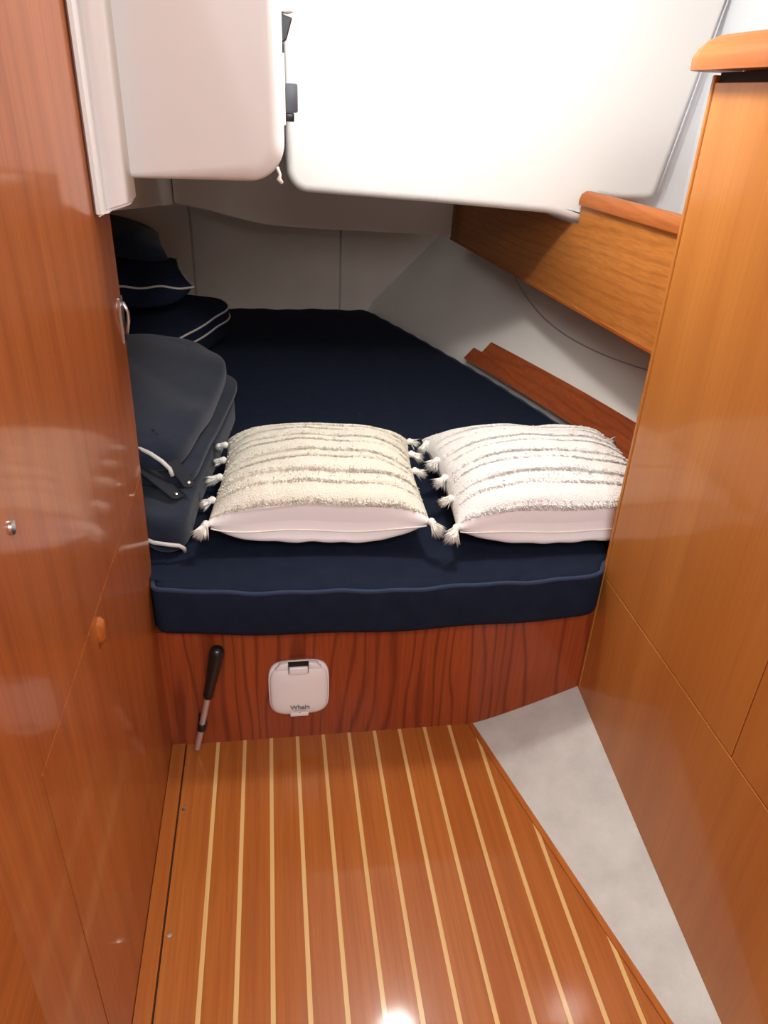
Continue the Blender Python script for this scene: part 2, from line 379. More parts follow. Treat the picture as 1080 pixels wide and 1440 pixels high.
# rail on top: bull-nosed moulding with a rounded end
bm = bmesh.new(); prof = [(0.0, 1.302), (-0.001, 1.318), (0.006, 1.330), (0.018, 1.341), (0.034, 1.348), (0.060, 1.350)]
base = [(CX - 0.030 + 0.0, -0.4), (CX - 0.030, 1.195), (CX - 0.026, 1.222), (CX - 0.012, 1.240), (CX + 0.012, 1.248), (1.20, 1.248)]
def off_pt(i, d):
    p = Vector(base[i]); dirs = [(1, 0), (1, 0), (0.92, -0.38), (0.7, -0.7), (0.38, -0.92), (0, -1)][i]
    return p + Vector(dirs) * d
rings = [[bm.verts.new((*off_pt(i, d), z)) for i in range(6)] for d, z in prof]
for r0, r1 in zip(rings, rings[1:]):
    for i in range(5): bm.faces.new((r0[i], r0[i + 1], r1[i + 1], r1[i]))
bm.faces.new(rings[-1]); bm.faces.new(rings[0][::-1])
obj('top_rail', bm, 'trim_wood', cab, True, 45)
obj('catch', lathe([(0.004, 0), (0.004, 0.016)], (CX + 0.012, 1.135, 1.287), n=10), 'chrome', cab, True, 40)

# ------------------------------------------------------------------ white cockpit mouldings
def rounded_rect(x0, x1, z0, z1, rad, n=8):
    """front outline x,z; rad = (bl, br, tr, tl)"""
    pts = []
    for (cx, cz, a0, r) in ((x0, z0, 180, rad[0]), (x1, z0, 270, rad[1]), (x1, z1, 0, rad[2]), (x0, z1, 90, rad[3])):
        if r == 0: pts.append((cx, cz)); continue
        ccx = cx + (r if cx == x0 else -r); ccz = cz + (r if cz == z0 else -r)
        for j in range(n + 1):
            t = math.radians(a0 + 90 * j / n); pts.append((ccx + r * math.cos(t), ccz + r * math.sin(t)))
    return pts
def moulded(outline, y0, y1, r, seg=6, tilt=None):
    """solid with outline in x,z, front at y0 with a soft edge of radius r, running back to y1"""
    tilt = tilt or (lambda x, z: 0.0)
    loop = [Vector(p) for p in outline]; bm = bmesh.new(); rings = []
    prof = [(r * (1 - math.sin(math.pi / 2 * j / seg)), y0 + r * (1 - math.cos(math.pi / 2 * j / seg))) for j in range(seg + 1)] + [(0, y1)]
    for d, y in prof: rings.append([bm.verts.new((p.x, y + tilt(p.x, p.y), p.y)) for p in inset(loop, d)])
    n = len(loop)
    for r0, r1 in zip(rings, rings[1:]):
        for i in range(n): bm.faces.new((r0[i], r0[(i + 1) % n], r1[(i + 1) % n], r1[i]))
    bm.faces.new(rings[0]); bm.faces.new(rings[-1][::-1])
    return bm
eng = thing('companionway_moulding', (-0.1, 1.3, 1.1), 'white moulded box with a rounded lower corner hanging beside the wooden bulkhead', 'moulding')
body = obj('body', moulded(rounded_rect(-0.235, 0.024, 1.128, 1.72, (0.0, 0.055, 0, 0), 10), 1.235, 1.97, 0.028, 8), 'white', eng, True, 55)
# flange against the bulkhead: stepped upright
fl = [(-0.2495, 1.178), (-0.2455, 1.171), (-0.240, 1.172), (-0.2365, 1.183), (-0.233, 1.189), (-0.228, 1.186), (-0.222, 1.186), (-0.2075, 1.190), (-0.2035, 1.196), (-0.2025, 1.205), (-0.203, 1.262), (-0.2495, 1.262)]
bm = prism(fl, 1.083, 1.72)
for v in bm.verts:
    if v.co.z < 1.2 and v.co.x > -0.235: v.co.z += 0.005 + (v.co.x + 0.235) * 0.30
bmesh.ops.bevel(bm, geom=[e for e in bm.edges if all(v.co.z < 1.2 for v in e.verts)], offset=0.004, segments=3, affect='EDGES')
obj('flange', bm, 'white', eng, True, 60)
# controls on its side
sw_ = thing('engine_switch', (0.03, 1.34, 1.245), 'grey switch knob on a plate at the side of the white moulded box', 'switch')
obj('plate', box(0.0245, 0.0275, 1.29, 1.40, 1.205, 1.30, 0.001, 1), 'plastic', sw_)
obj('knob', box(0.0275, 0.0475, 1.315, 1.345, 1.222, 1.262, 0.003, 2), 'grey_plastic', sw_, True, 40)
obj('stop', box(0.0275, 0.0415, 1.318, 1.34, 1.2095, 1.2215, 0.0015, 2), 'black', sw_, True, 40)
lv = thing('control_lever', (0.03, 1.4, 1.35), 'black lever at the side of the white moulded box above the switch', 'lever')
obj('lever_arm', extr([(0.0245, 1.40, 1.316), (0.034, 1.40, 1.322), (0.044, 1.40, 1.352), (0.0245, 1.40, 1.357)], (0, 0.035, 0), 0.002), 'black', lv)
obj('lever_knob', lathe([(0.002, 0), (0.011, 0.003), (0.0125, 0.010), (0.010, 0.018), (0.002, 0.02)], (0.0365, 1.418, 1.3575), (0, 0, 1), 14), 'thread', lv, True)
tag(obj('cord_end', tube([(0.012, 1.242, 1.150), (0.016, 1.243, 1.140), (0.014, 1.241, 1.134), (0.019, 1.243, 1.128)], [0.0025, 0.002, 0.0035, 0.0025], 8), 'thread', smooth=True), 'frayed white cord end hanging at the rounded corner of the moulded box', 'cord')

# big cockpit moulding
def tilt(x, z): return 0.0
out = [(0.040, 1.72), (0.040, 1.115)]
for j in range(1, 9):
    t = math.radians(180 + 90 * j / 8); out.append((0.040 + 0.055 + 0.055 * math.cos(t), 1.092 + 0.058 * math.sin(t)))
out += [(0.25, 1.026), (0.40, 1.019), (0.55, 1.010), (0.66, 1.003), (0.72, 0.999), (0.755, 0.992), (0.785, 0.984), (0.812, 0.981), (0.823, 0.987), (0.829, 1.003), (0.832, 1.026), (0.845, 1.040)]
out += [(0.90, 1.036), (0.97, 1.036), (0.990, 1.038), (1.004, 1.047), (1.010, 1.065), (1.13, 1.72)]
cm = thing('cockpit_moulding', (0.45, 2.0, 1.0), 'large smooth white cockpit moulding overhanging the berth', 'moulding')
obj('body', moulded(out, 1.985, 2.62, 0.022, 7), 'white', cm, True, 55)
obj('lip', tube([(0.70, 2.05, 1.003), (0.77, 2.035, 0.996), (0.812, 2.01, 0.992)], [0.004, 0.007, 0.006], 8), 'white', cm, True)
# dark foam gasket along the panel edge
obj('gasket', tube([(1.0125, 1.995, 1.058), (1.035, 1.995, 1.18), (1.062, 1.995, 1.327), (1.10, 1.995, 1.53)], 0.0018, 6), 'white_liner', cm, True)

# ------------------------------------------------------------------ side locker face (teak) under the deck
def sx(y): return 0.704 + 0.0925 * (3.0 - y)
lk = thing('side_locker', (0.78, 2.2, 0.78), 'varnished teak locker front with a rounded top rail below the white moulding', 'locker')
zb, ztop = 0.772, 1.030
obj('front_board', extr([(sx(3.02), 3.02, zb), (sx(1.21), 1.21, zb), (sx(1.21), 1.21, ztop), (sx(1.974), 1.974, ztop), (sx(1.974), 1.974, 0.974), (sx(3.02), 3.02, 0.974)], (0.016, 0, 0)), 'shelf_wood', lk)
obj('bottom_lip', extr([(sx(3.02) - 0.003, 3.02, zb - 0.006), (sx(1.21) - 0.003, 1.21, zb - 0.006), (sx(1.21) - 0.003, 1.21, zb + 0.004), (sx(3.02) - 0.003, 3.02, zb + 0.004)], (0.02, 0, 0), 0.002), 'trim_wood', lk)
pts = []
for y in (1.975, 1.21): pts.append(y)
bm = bmesh.new(); cs = [(-0.012, 1.026), (-0.012, 1.040), (-0.007, 1.052), (0.004, 1.059), (0.016, 1.059), (0.026, 1.050), (0.028, 1.026)]
ends = [(1.972, 0.6), (1.965, 1.0), (1.21, 1.0)]
rings = [[bm.verts.new((sx(y) + 0.008 + (dx - 0.008) * s, y, 1.026 + (z - 1.026) * s)) for dx, z in cs] for y, s in ends]
for r0, r1 in zip(rings, rings[1:]):
    for i in range(7): bm.faces.new((r0[i], r0[(i + 1) % 7], r1[(i + 1) % 7], r1[i]))
bm.faces.new(rings[0][::-1]); bm.faces.new(rings[-1])
obj('top_rail', bm, 'trim_wood', lk, True, 50)
bm = bmesh.new()   # shelf floor of the locker, meets the hull
vs = []
for y in [1.21 + i * (3.02 - 1.21) / 10 for i in range(11)]:
    vs.append([bm.verts.new((sx(y) + 0.016, y, zb + dz)) for dz in (0, 0.01)] + [bm.verts.new((max(sx(y) + 0.02, hull_x(y, zb) - 0.03), y, zb + dz)) for dz in (0.01, 0)])
for r0, r1 in zip(vs, vs[1:]):
    for j in range(4): bm.faces.new((r0[j], r0[(j + 1) % 4], r1[(j + 1) % 4], r1[j]))
bm.faces.new(vs[0]); bm.faces.new(vs[-1][::-1])
obj('shelf_bottom', bm, 'trim_wood', lk)
# cable drooping along the hull under the locker
def hp(px, y, z): return Vector((hull_x(y, z) - 0.004, y, z))
cab_pts = smooth_loop([Vector(p) for p in [(0.868, 2.70, 0.715), (0.868, 2.635, 0.69), (0.872, 2.551, 0.667), (0.880, 2.452, 0.642), (0.895, 2.34, 0.621), (0.921, 2.214, 0.607), (0.949, 2.105, 0.604), (0.986, 1.979, 0.606), (1.019, 1.868, 0.616), (1.035, 1.816, 0.621), (1.10, 1.60, 0.64), (1.165, 1.30, 0.66)]], 0.03, 3, closed=False)
tag(obj('cable', tube(cab_pts, 0.0022, 6), 'cable', smooth=True), 'thin grey cable drooping along the hull under the locker', 'cable')
# loose teak boards leaning on the hull beside the mattress
bt = thing('teak_boards', (0.8, 2.0, 0.44), 'pair of dark teak boards lying between mattress and hull', 'boards')
def board(o0, z0, o1, z1, th, y0, y1):
    bm = bmesh.new(); rings = []
    nn = Vector((-(z1 - z0), o1 - o0)).normalized() * th
    for i in range(13):
        y = y0 + (y1 - y0) * i / 12
        x = sum(xm(y + d) for d in (-0.12, -0.06, 0, 0.06, 0.12)) / 5 + 0.009
        rings.append([bm.verts.new((x + dx, y, z)) for dx, z in ((o0, z0), (o1, z1), (o1 + nn.x, z1 + nn.y), (o0 + nn.x, z0 + nn.y))])
    for r0, r1 in zip(rings, rings[1:]):
        for j in range(4): bm.faces.new((r0[j], r0[(j + 1) % 4], r1[(j + 1) % 4], r1[j]))
    bm.faces.new(rings[0][::-1]); bm.faces.new(rings[-1])
    return bm
obj('board', board(-0.003, 0.4335, 0.030, 0.471, 0.024, 2.50, 1.235), 'batten_wood', bt)
obj('board', board(0.0315, 0.472, 0.063, 0.509, 0.010, 2.47, 1.235), 'batten_wood', bt)

# ------------------------------------------------------------------ berth base
ber = thing('berth_base', (0.2, 1.2, 0), 'teak berth front panel with dark cathedral grain under the mattress', 'berth')
obj('front_panel', prism([(-0.73, YF), (CX + 0.03, YF), (CX + 0.03, YF + 0.018), (-0.73, YF + 0.018)], -0.004, 0.310), 'panel_wood', ber)
obj('berth_board', prism([(-0.73, 1.219), (0.86, 1.219), (0.74, 1.9), (0.58, 2.45), (0.32, 3.20), (-0.70, 3.16), (-0.73, 1.30)], 0.296, 0.312), 'trim_wood', ber)
# mattress
ZM = 0.43
out = [(-0.2485, 1.168), (-0.10, 1.160), (0.10, 1.154), (0.30, 1.152), (0.50, 1.154), (0.648, 1.160), (0.655, 1.205), (0.67, 1.222), (0.958, 1.225), (0.900, 1.62), (0.812, 2.0), (0.716, 2.34), (0.668, 2.49), (0.54, 2.87), (0.415, 3.22), (0.395, 3.255), (-0.30, 3.265), (-0.68, 3.15), (-0.68, 1.33), (-0.30, 1.33), (-0.2485, 1.29)]
loop = smooth_loop(out, 0.015, 4)
def mz(x, y):
    s = 0.0
    if y < 1.45: s += (0.006 * math.exp(-((x + 0.24) / 0.15) ** 2) - 0.006 * math.exp(-((x - 0.22) / 0.28) ** 2)) * max(0, min(1, (1.45 - y) / 0.25))
    return s + 0.002 * math.sin(x * 23 + y * 5)
mt = thing('mattress', (0.2, 2.0, 0.31), 'navy blue canvas berth mattress with piped edge on the teak berth base', 'mattress')
obj('cover', slab(loop, 0.315, ZM, 0.022, 5, lambda x, y: mz(x, y) if True else 0), 'navy', mt, True, 60)
pl = inset(loop, 0.0035)
obj('piping', tube([(p.x, p.y, ZM - 0.006 + mz(p.x, p.y) + 0.0015 * math.sin(i * 0.9)) for i, p in enumerate(pl)], 0.0042, 7, True), 'navy_pipe', mt, True)
for (x, y) in ((0.235, 2.03), (0.225, 2.62), (-0.02, 2.50), (0.50, 2.30)):
    obj('button', lathe([(0.011, 0), (0.010, 0.003), (0.004, 0.0045)], (x, y, ZM + mz(x, y) - 0.001), n=14), 'navy', mt, True, 60)

# ------------------------------------------------------------------ pump plate and handle
pp = thing('pump_deck_plate', (0.025, 1.2, 0.15), 'white plastic pump plate with hinged lid on the berth front', 'plate')
def squircle(cx, cz, hw, hh, p=4.2, n=56):
    r = []
    for i in range(n):
        a = 6.28318 * i / n; c, s = math.cos(a), math.sin(a)
        r.append((cx + hw * math.copysign(abs(c) ** (2 / p), c), cz + hh * math.copysign(abs(s) ** (2 / p), s)))
    return r
pcx, pcz = 0.0265, 0.148
bm = moulded(squircle(pcx, pcz, 0.064, 0.073), 1.1925, 1.1995, 0.003, 3)
obj('frame', bm, 'plastic', pp, True, 50)
lid_o = squircle(pcx, pcz - 0.0015, 0.0605, 0.0675)
bm = bmesh.new(); rings = []
for k, (d, dy) in enumerate([(0, 0.0), (0.0, 0.003), (0.002, 0.0055), (0.008, 0.008), (0.02, 0.010), (0.04, 0.0112)]):
    rings.append([bm.verts.new((pcx + (q[0] - pcx) * (1 - d / 0.06), 1.1925 - dy, pcz + (q[1] - pcz) * (1 - d / 0.067))) for q in lid_o])
for r0, r1 in zip(rings, rings[1:]):
    for i in range(56): bm.faces.new((r0[i], r0[(i + 1) % 56], r1[(i + 1) % 56], r1[i]))
bm.faces.new(rings[0][::-1]); bm.faces.new(rings[-1])
lid = obj('lid', bm, 'plastic', pp, True, 60)
# hinge: recessed tongue between two shoulders
obj('hinge_gap', box(pcx - 0.0215, pcx + 0.0205, 1.1835, 1.1925, pcz + 0.0685, pcz + 0.0745), 'dark', pp)
obj('hinge_tongue', box(pcx - 0.020, pcx + 0.019, 1.1795, 1.19, pcz + 0.048, pcz + 0.0675, 0.003, 3), 'plastic', lid, True, 50)
for x in (pcx - 0.021, pcx + 0.020): obj('hinge_slot', box(x - 0.0005, x + 0.0005, 1.1818, 1.19, pcz + 0.050, pcz + 0.072), 'grey_plastic', lid)
for x0, x1 in ((pcx - 0.050, pcx - 0.0215), (pcx + 0.0205, pcx + 0.049)):
    obj('shoulder', extr([(x0, 1.183, pcz + 0.060), (x1, 1.183, pcz + 0.060), (x1, 1.183, pcz + 0.0765), (x0 + (0.012 if x0 < pcx else 0), 1.183, pcz + (0.074 if x0 < pcx else 0.0765))] if x0 < pcx else
        [(x0, 1.183, pcz + 0.060), (x1, 1.183, pcz + 0.060), (x1 - 0.012, 1.183, pcz + 0.074), (x0, 1.183, pcz + 0.0765)], (0, 0.012, 0), 0.002), 'plastic', pp, True, 50)
obj('finger_tab', box(pcx - 0.020, pcx + 0.019, 1.184, 1.192, pcz - 0.0725, pcz - 0.060, 0.002, 2), 'plastic', lid, True, 50)
def text(s, size, x, z, y, parent, name, bold=False):
    cu = bpy.data.curves.new(name, 'FONT'); cu.body = s; cu.size = size; cu.align_x = 'CENTER'; cu.extrude = 0.0003
    if bold: cu.offset = 0.0004
    o = bpy.data.objects.new(name + '_tmp', cu); C.objects.link(o)
    dg = bpy.context.evaluated_depsgraph_get(); me = bpy.data.meshes.new_from_object(o.evaluated_get(dg)); bpy.data.objects.remove(o)
    bm = bmesh.new(); bm.from_mesh(me); bpy.data.meshes.remove(me)
    bmesh.ops.transform(bm, matrix=Matrix.Translation((x, y, z)) @ Matrix.Rotation(math.pi / 2, 4, 'X'), verts=bm.verts)
    return obj(name, bm, 'print', parent, fix=False)
text('Whale', 0.0155, pcx + 0.001, pcz - 0.0475, 1.1806, lid, 'lettering', True)
obj('small_print', box(pcx - 0.013, pcx + 0.014, 1.1822, 1.1828, pcz - 0.0530, pcz - 0.0522), 'print', lid)
obj('arrow_mark', extr([(pcx - 0.002, 1.1828, pcz - 0.0585), (pcx + 0.002, 1.1828, pcz - 0.0585), (pcx, 1.1828, pcz - 0.0605)], (0, -0.0006, 0)), 'print', lid)
# handle held in a clip
hd = thing('pump_lever', (-0.18, 1.16, 0.03), 'steel pump handle with black rubber grip clipped beside the pump plate', 'handle')
h0, h1 = Vector((-0.194, 1.176, 0.012)), Vector((-0.130, 1.160, 0.298))
ax = (h1 - h0)
def hpnt(t): return h0 + ax * t
obj('rod', tube([hpnt(0), hpnt(0.5), hpnt(0.7)], 0.0064, 12), 'rod', hd, True, 40)
obj('grip', tube([hpnt(t) for t in (0.53, 0.55, 0.62, 0.74, 0.86, 0.95, 0.985, 1.0)], [0.0085, 0.0108, 0.0108, 0.0125, 0.0145, 0.0150, 0.0125, 0.006], 16), 'black', hd, True, 50)
cl = thing('handle_clip', (-0.18, 1.19, 0.09), 'black spring clip on the berth front holding the steel pump handle', 'clip')
cp = hpnt(0.24)
obj('clip_base', box(cp.x - 0.008, cp.x + 0.008, cp.y + 0.009, 1.1995, cp.z - 0.012, cp.z + 0.012, 0.002), 'black', cl)
uax = ax.normalized(); su = Vector((1, 0, 0)); su = (su - uax * su.dot(uax)).normalized(); sv = uax.cross(su)
bm = bmesh.new(); rin = []
for j in range(15):
    a = math.radians(-60 + 300 * j / 14) ; dirv = sv * (-math.cos(a + math.radians(-90) + math.pi/2)) + su * math.sin(a + math.radians(-90) + math.pi/2)
    rin.append([bm.verts.new(cp + dirv * r_ + uax * h_) for r_, h_ in ((0.0066, -0.009), (0.0100, -0.009), (0.0100, 0.009), (0.0066, 0.009))])
for r0, r1 in zip(rin, rin[1:]):
    for j in range(4): bm.faces.new((r0[j], r0[(j + 1) % 4], r1[(j + 1) % 4], r1[j]))
bm.faces.new(rin[0]); bm.faces.new(rin[-1][::-1])
obj('clip_ring', bm, 'black', cl, True, 50)

# ------------------------------------------------------------------ navy cushions heaped on the left of the berth
def piping(loop3, r, parent, m='pipe_white', closed=True, name='piping'):
    return obj(name, tube(loop3, r, 7, closed), m, parent, True)
def wave(a, x, y): return a * noise.noise(Vector((x * 7, y * 7, 1.3)))
# lower cushion at the front
cb = thing('seat_cushion', (-0.35, 1.6, 0.43), 'slate blue seat cushion with white piping lying flat under a folded cushion', 'cushion', 'navy cushions heaped on the berth')
lb = smooth_loop([(-0.50, 1.345), (-0.275, 1.335), (-0.262, 1.275), (-0.195, 1.262), (-0.183, 1.29), (-0.176, 1.45), (-0.150, 1.66), (-0.112, 1.98), (-0.16, 2.12), (-0.52, 2.16)], 0.02, 5)
obj('cover', slab(lb, 0.437, 0.517, 0.020, 5, lambda x, y: 0.004 * math.sin(x * 20)), 'slate', cb, True, 60)
fr = [(-0.275, 1.285, 0.4815), (-0.245, 1.264, 0.480), (-0.215, 1.2585, 0.477), (-0.197, 1.2600, 0.473), (-0.190, 1.268, 0.462), (-0.189, 1.272, 0.452)]
piping(fr, 0.0042, cb, closed=False)
piping([(-0.300, 1.375, 0.530), (-0.290, 1.368, 0.534), (-0.282, 1.37, 0.541), (-0.280, 1.38, 0.551)], 0.0040, cb, closed=False)
# folded upper cushion
ca = thing('folded_cushion', (-0.3, 1.8, 0.53), 'slate blue cushion with rounded corners and snap tabs lying on another cushion', 'cushion', 'navy cushions heaped on the berth')
la = smooth_loop([(-0.56, 2.23), (-0.37, 2.235), (-0.21, 2.15), (-0.135, 2.00), (-0.128, 1.92), (-0.165, 1.60), (-0.205, 1.42), (-0.235, 1.405), (-0.40, 1.46), (-0.56, 1.47)], 0.02, 6)
obj('cover', slab(la, 0.545, 0.612, 0.026, 6, lambda x, y: 0.010 * math.sin((y - 1.4) * 3.0) + wave(0.012, x, y), 0.008), 'slate', ca, True, 60)
lf = smooth_loop([(-0.50, 2.14), (-0.16, 2.10), (-0.106, 2.02), (-0.108, 1.93), (-0.150, 1.63), (-0.178, 1.42), (-0.188, 1.385), (-0.225, 1.40), (-0.50, 1.50)], 0.02, 3)
obj('under_flap', slab(lf, 0.526, 0.546, 0.006, 3, lambda x, y: wave(0.004, x, y)), 'slate', ca, True, 60)
piping([(-0.315, 1.462, 0.606), (-0.285, 1.437, 0.604), (-0.258, 1.418, 0.598), (-0.235, 1.402, 0.588), (-0.220, 1.394, 0.575), (-0.215, 1.390, 0.560)], 0.0045, ca, closed=False)
def tab(p0, p1, wdt, th, parent):
    p0, p1 = Vector(p0), Vector(p1); d = (p1 - p0).normalized(); s = d.cross(Vector((0, 0, 1))).normalized() * wdt / 2; u = s.cross(d).normalized() * th
    pts = [p0 - s, p1 - s - d * 0.006, p1 - s * 0.6, p1 + s * 0.6, p1 + s - d * 0.006, p0 + s]
    t = obj('snap_tab', extr([q for q in pts], u, 0.001, 1), 'black_tab', parent)
    c = p1 - d * 0.012
    un = u.normalized(); un = un if un.z > 0 else -un
    obj('stud', lathe([(0.005, 0), (0.0048, 0.002), (0.002, 0.0032)], c + un * (th + 0.0002), un, 12), 'chrome', t, True, 60)
tab((-0.285, 1.43, 0.565), (-0.200, 1.352, 0.528), 0.030, 0.004, ca)
tab((-0.225, 1.44, 0.575), (-0.178, 1.365, 0.545), 0.026, 0.004, ca)
# flat piped cushion further aft
cc = thing('piped_cushion', (-0.4, 2.7, 0.43), 'flat dark navy cushion with double white piping in the berth corner', 'cushion', 'navy cushions heaped on the berth')
lc = smooth_loop([(-0.66, 2.30), (-0.36, 2.345), (-0.325, 2.375), (-0.168, 2.79), (-0.165, 2.86), (-0.19, 2.95), (-0.27, 2.985), (-0.66, 3.10)], 0.02, 4)
obj('cover', slab(lc, 0.4345, 0.550, 0.020, 5, lambda x, y: wave(0.006, x, y)), 'navy', cc, True, 60)
for z, d in ((0.538, 0.001), (0.503, -0.002)):
    l2 = inset(lc, d); piping([(p.x, p.y, z + wave(0.006, p.x, p.y)) for p in l2], 0.0036, cc)
# soft scatter cushions
def soft(w_, d_, tt, tb, n=28, p=2.4, q=0.5, pinch=0.06, belly=0.0):
    bm = bmesh.new(); top = {}; bot = {}; rim = []
    for i in range(n + 1):
        for j in range(n + 1):
            u = -1 + 2 * i / n; v = -1 + 2 * j / n
            x = w_ / 2 * u * (1 - pinch * math.cos(math.pi / 2 * v)); y = d_ / 2 * v * (1 - pinch * math.cos(math.pi / 2 * u))
            t = (max(0, (1 - abs(u) ** p)) * max(0, (1 - abs(v) ** p))) ** q
            ed = i in (0, n) or j in (0, n)
            wr = 0.008 * noise.noise(Vector((x * 11, y * 11, tt * 90)))
            top[i, j] = bm.verts.new((x, y, tt * t + (wr if not ed else 0)))
            bot[i, j] = top[i, j] if ed else bm.verts.new((x, y - (belly * math.sin(math.pi * min(1, (1 + v) / 0.4)) * (1 - u ** 4) if v < 0 else 0), -tb * t))
    for i in range(n):
        for j in range(n):
            bm.faces.new((top[i, j], top[i + 1, j], top[i + 1, j + 1], top[i, j + 1]))
            bm.faces.new((bot[i, j], bot[i, j + 1], bot[i + 1, j + 1], bot[i + 1, j]))
    ring = [(i, 0) for i in range(n)] + [(n, j) for j in range(n)] + [(i, n) for i in range(n, 0, -1)] + [(0, j) for j in range(n, 0, -1)]
    return bm, [top[k].co.copy() for k in ring]
def scatter(label, loc, rot, w_, d_, tt, tb, pipe):
    t = thing('scatter_cushion', loc, label, 'cushion', 'navy cushions heaped on the berth')
    bm, ring = soft(w_, d_, tt, tb, belly=0.06 if pipe else 0.02)
    mx = Matrix.Translation(loc) @ (Matrix.Rotation(rot[2], 4, 'Z') @ Matrix.Rotation(rot[1], 4, 'Y') @ Matrix.Rotation(rot[0], 4, 'X'))
    bmesh.ops.transform(bm, matrix=mx, verts=bm.verts)
    obj('cover', bm, 'slate' if not pipe else 'navy', t, True)
    if pipe: piping([mx @ (p + Vector((0, 0, 0.004 * math.sin(k * 0.7)))) for k, p in enumerate(ring)], 0.0040, t)
scatter('plump navy scatter cushion with white piping on the flat piped cushion', (-0.515, 2.83, 0.662), (math.radians(3), math.radians(2), math.radians(14)), 0.40, 0.40, 0.04, 0.100, True)
scatter('dark navy scatter cushion on top of the plump white-piped one', (-0.575, 2.99, 0.765), (math.radians(6), math.radians(14), math.radians(14)), 0.36, 0.36, 0.055, 0.05, False)

# ------------------------------------------------------------------ two tufted cream cushions with tassels
def strand(vs, fs, p, d, ln, r, droop=0.0):
    """thin three-sided thread"""
    d = d.normalized(); u = d.orthogonal().normalized(); v = d.cross(u); b0 = len(vs)
    mid = p + d * ln * 0.55; end = p + d * ln + Vector((0, 0, -droop))
    for c, rr in ((p, r), (mid, r * 0.95)):
        for k in range(3): vs.append(c + (u * math.cos(2.0944 * k) + v * math.sin(2.0944 * k)) * rr)
    vs.append(end)
    for k in range(3):
        k2 = (k + 1) % 3
        fs.append((b0 + k, b0 + k2, b0 + 3 + k2, b0 + 3 + k)); fs.append((b0 + 3 + k, b0 + 3 + k2, b0 + 6))
def mesh_obj(name, vs, fs, m, parent):
    me = bpy.data.meshes.new(name); l = wloc(parent)
    me.from_pydata([tuple(v - l) for v in vs], [], fs); me.materials.append(M[m]); me.shade_smooth()
    o = bpy.data.objects.new(name, me); C.objects.link(o); o.parent = parent
    return o
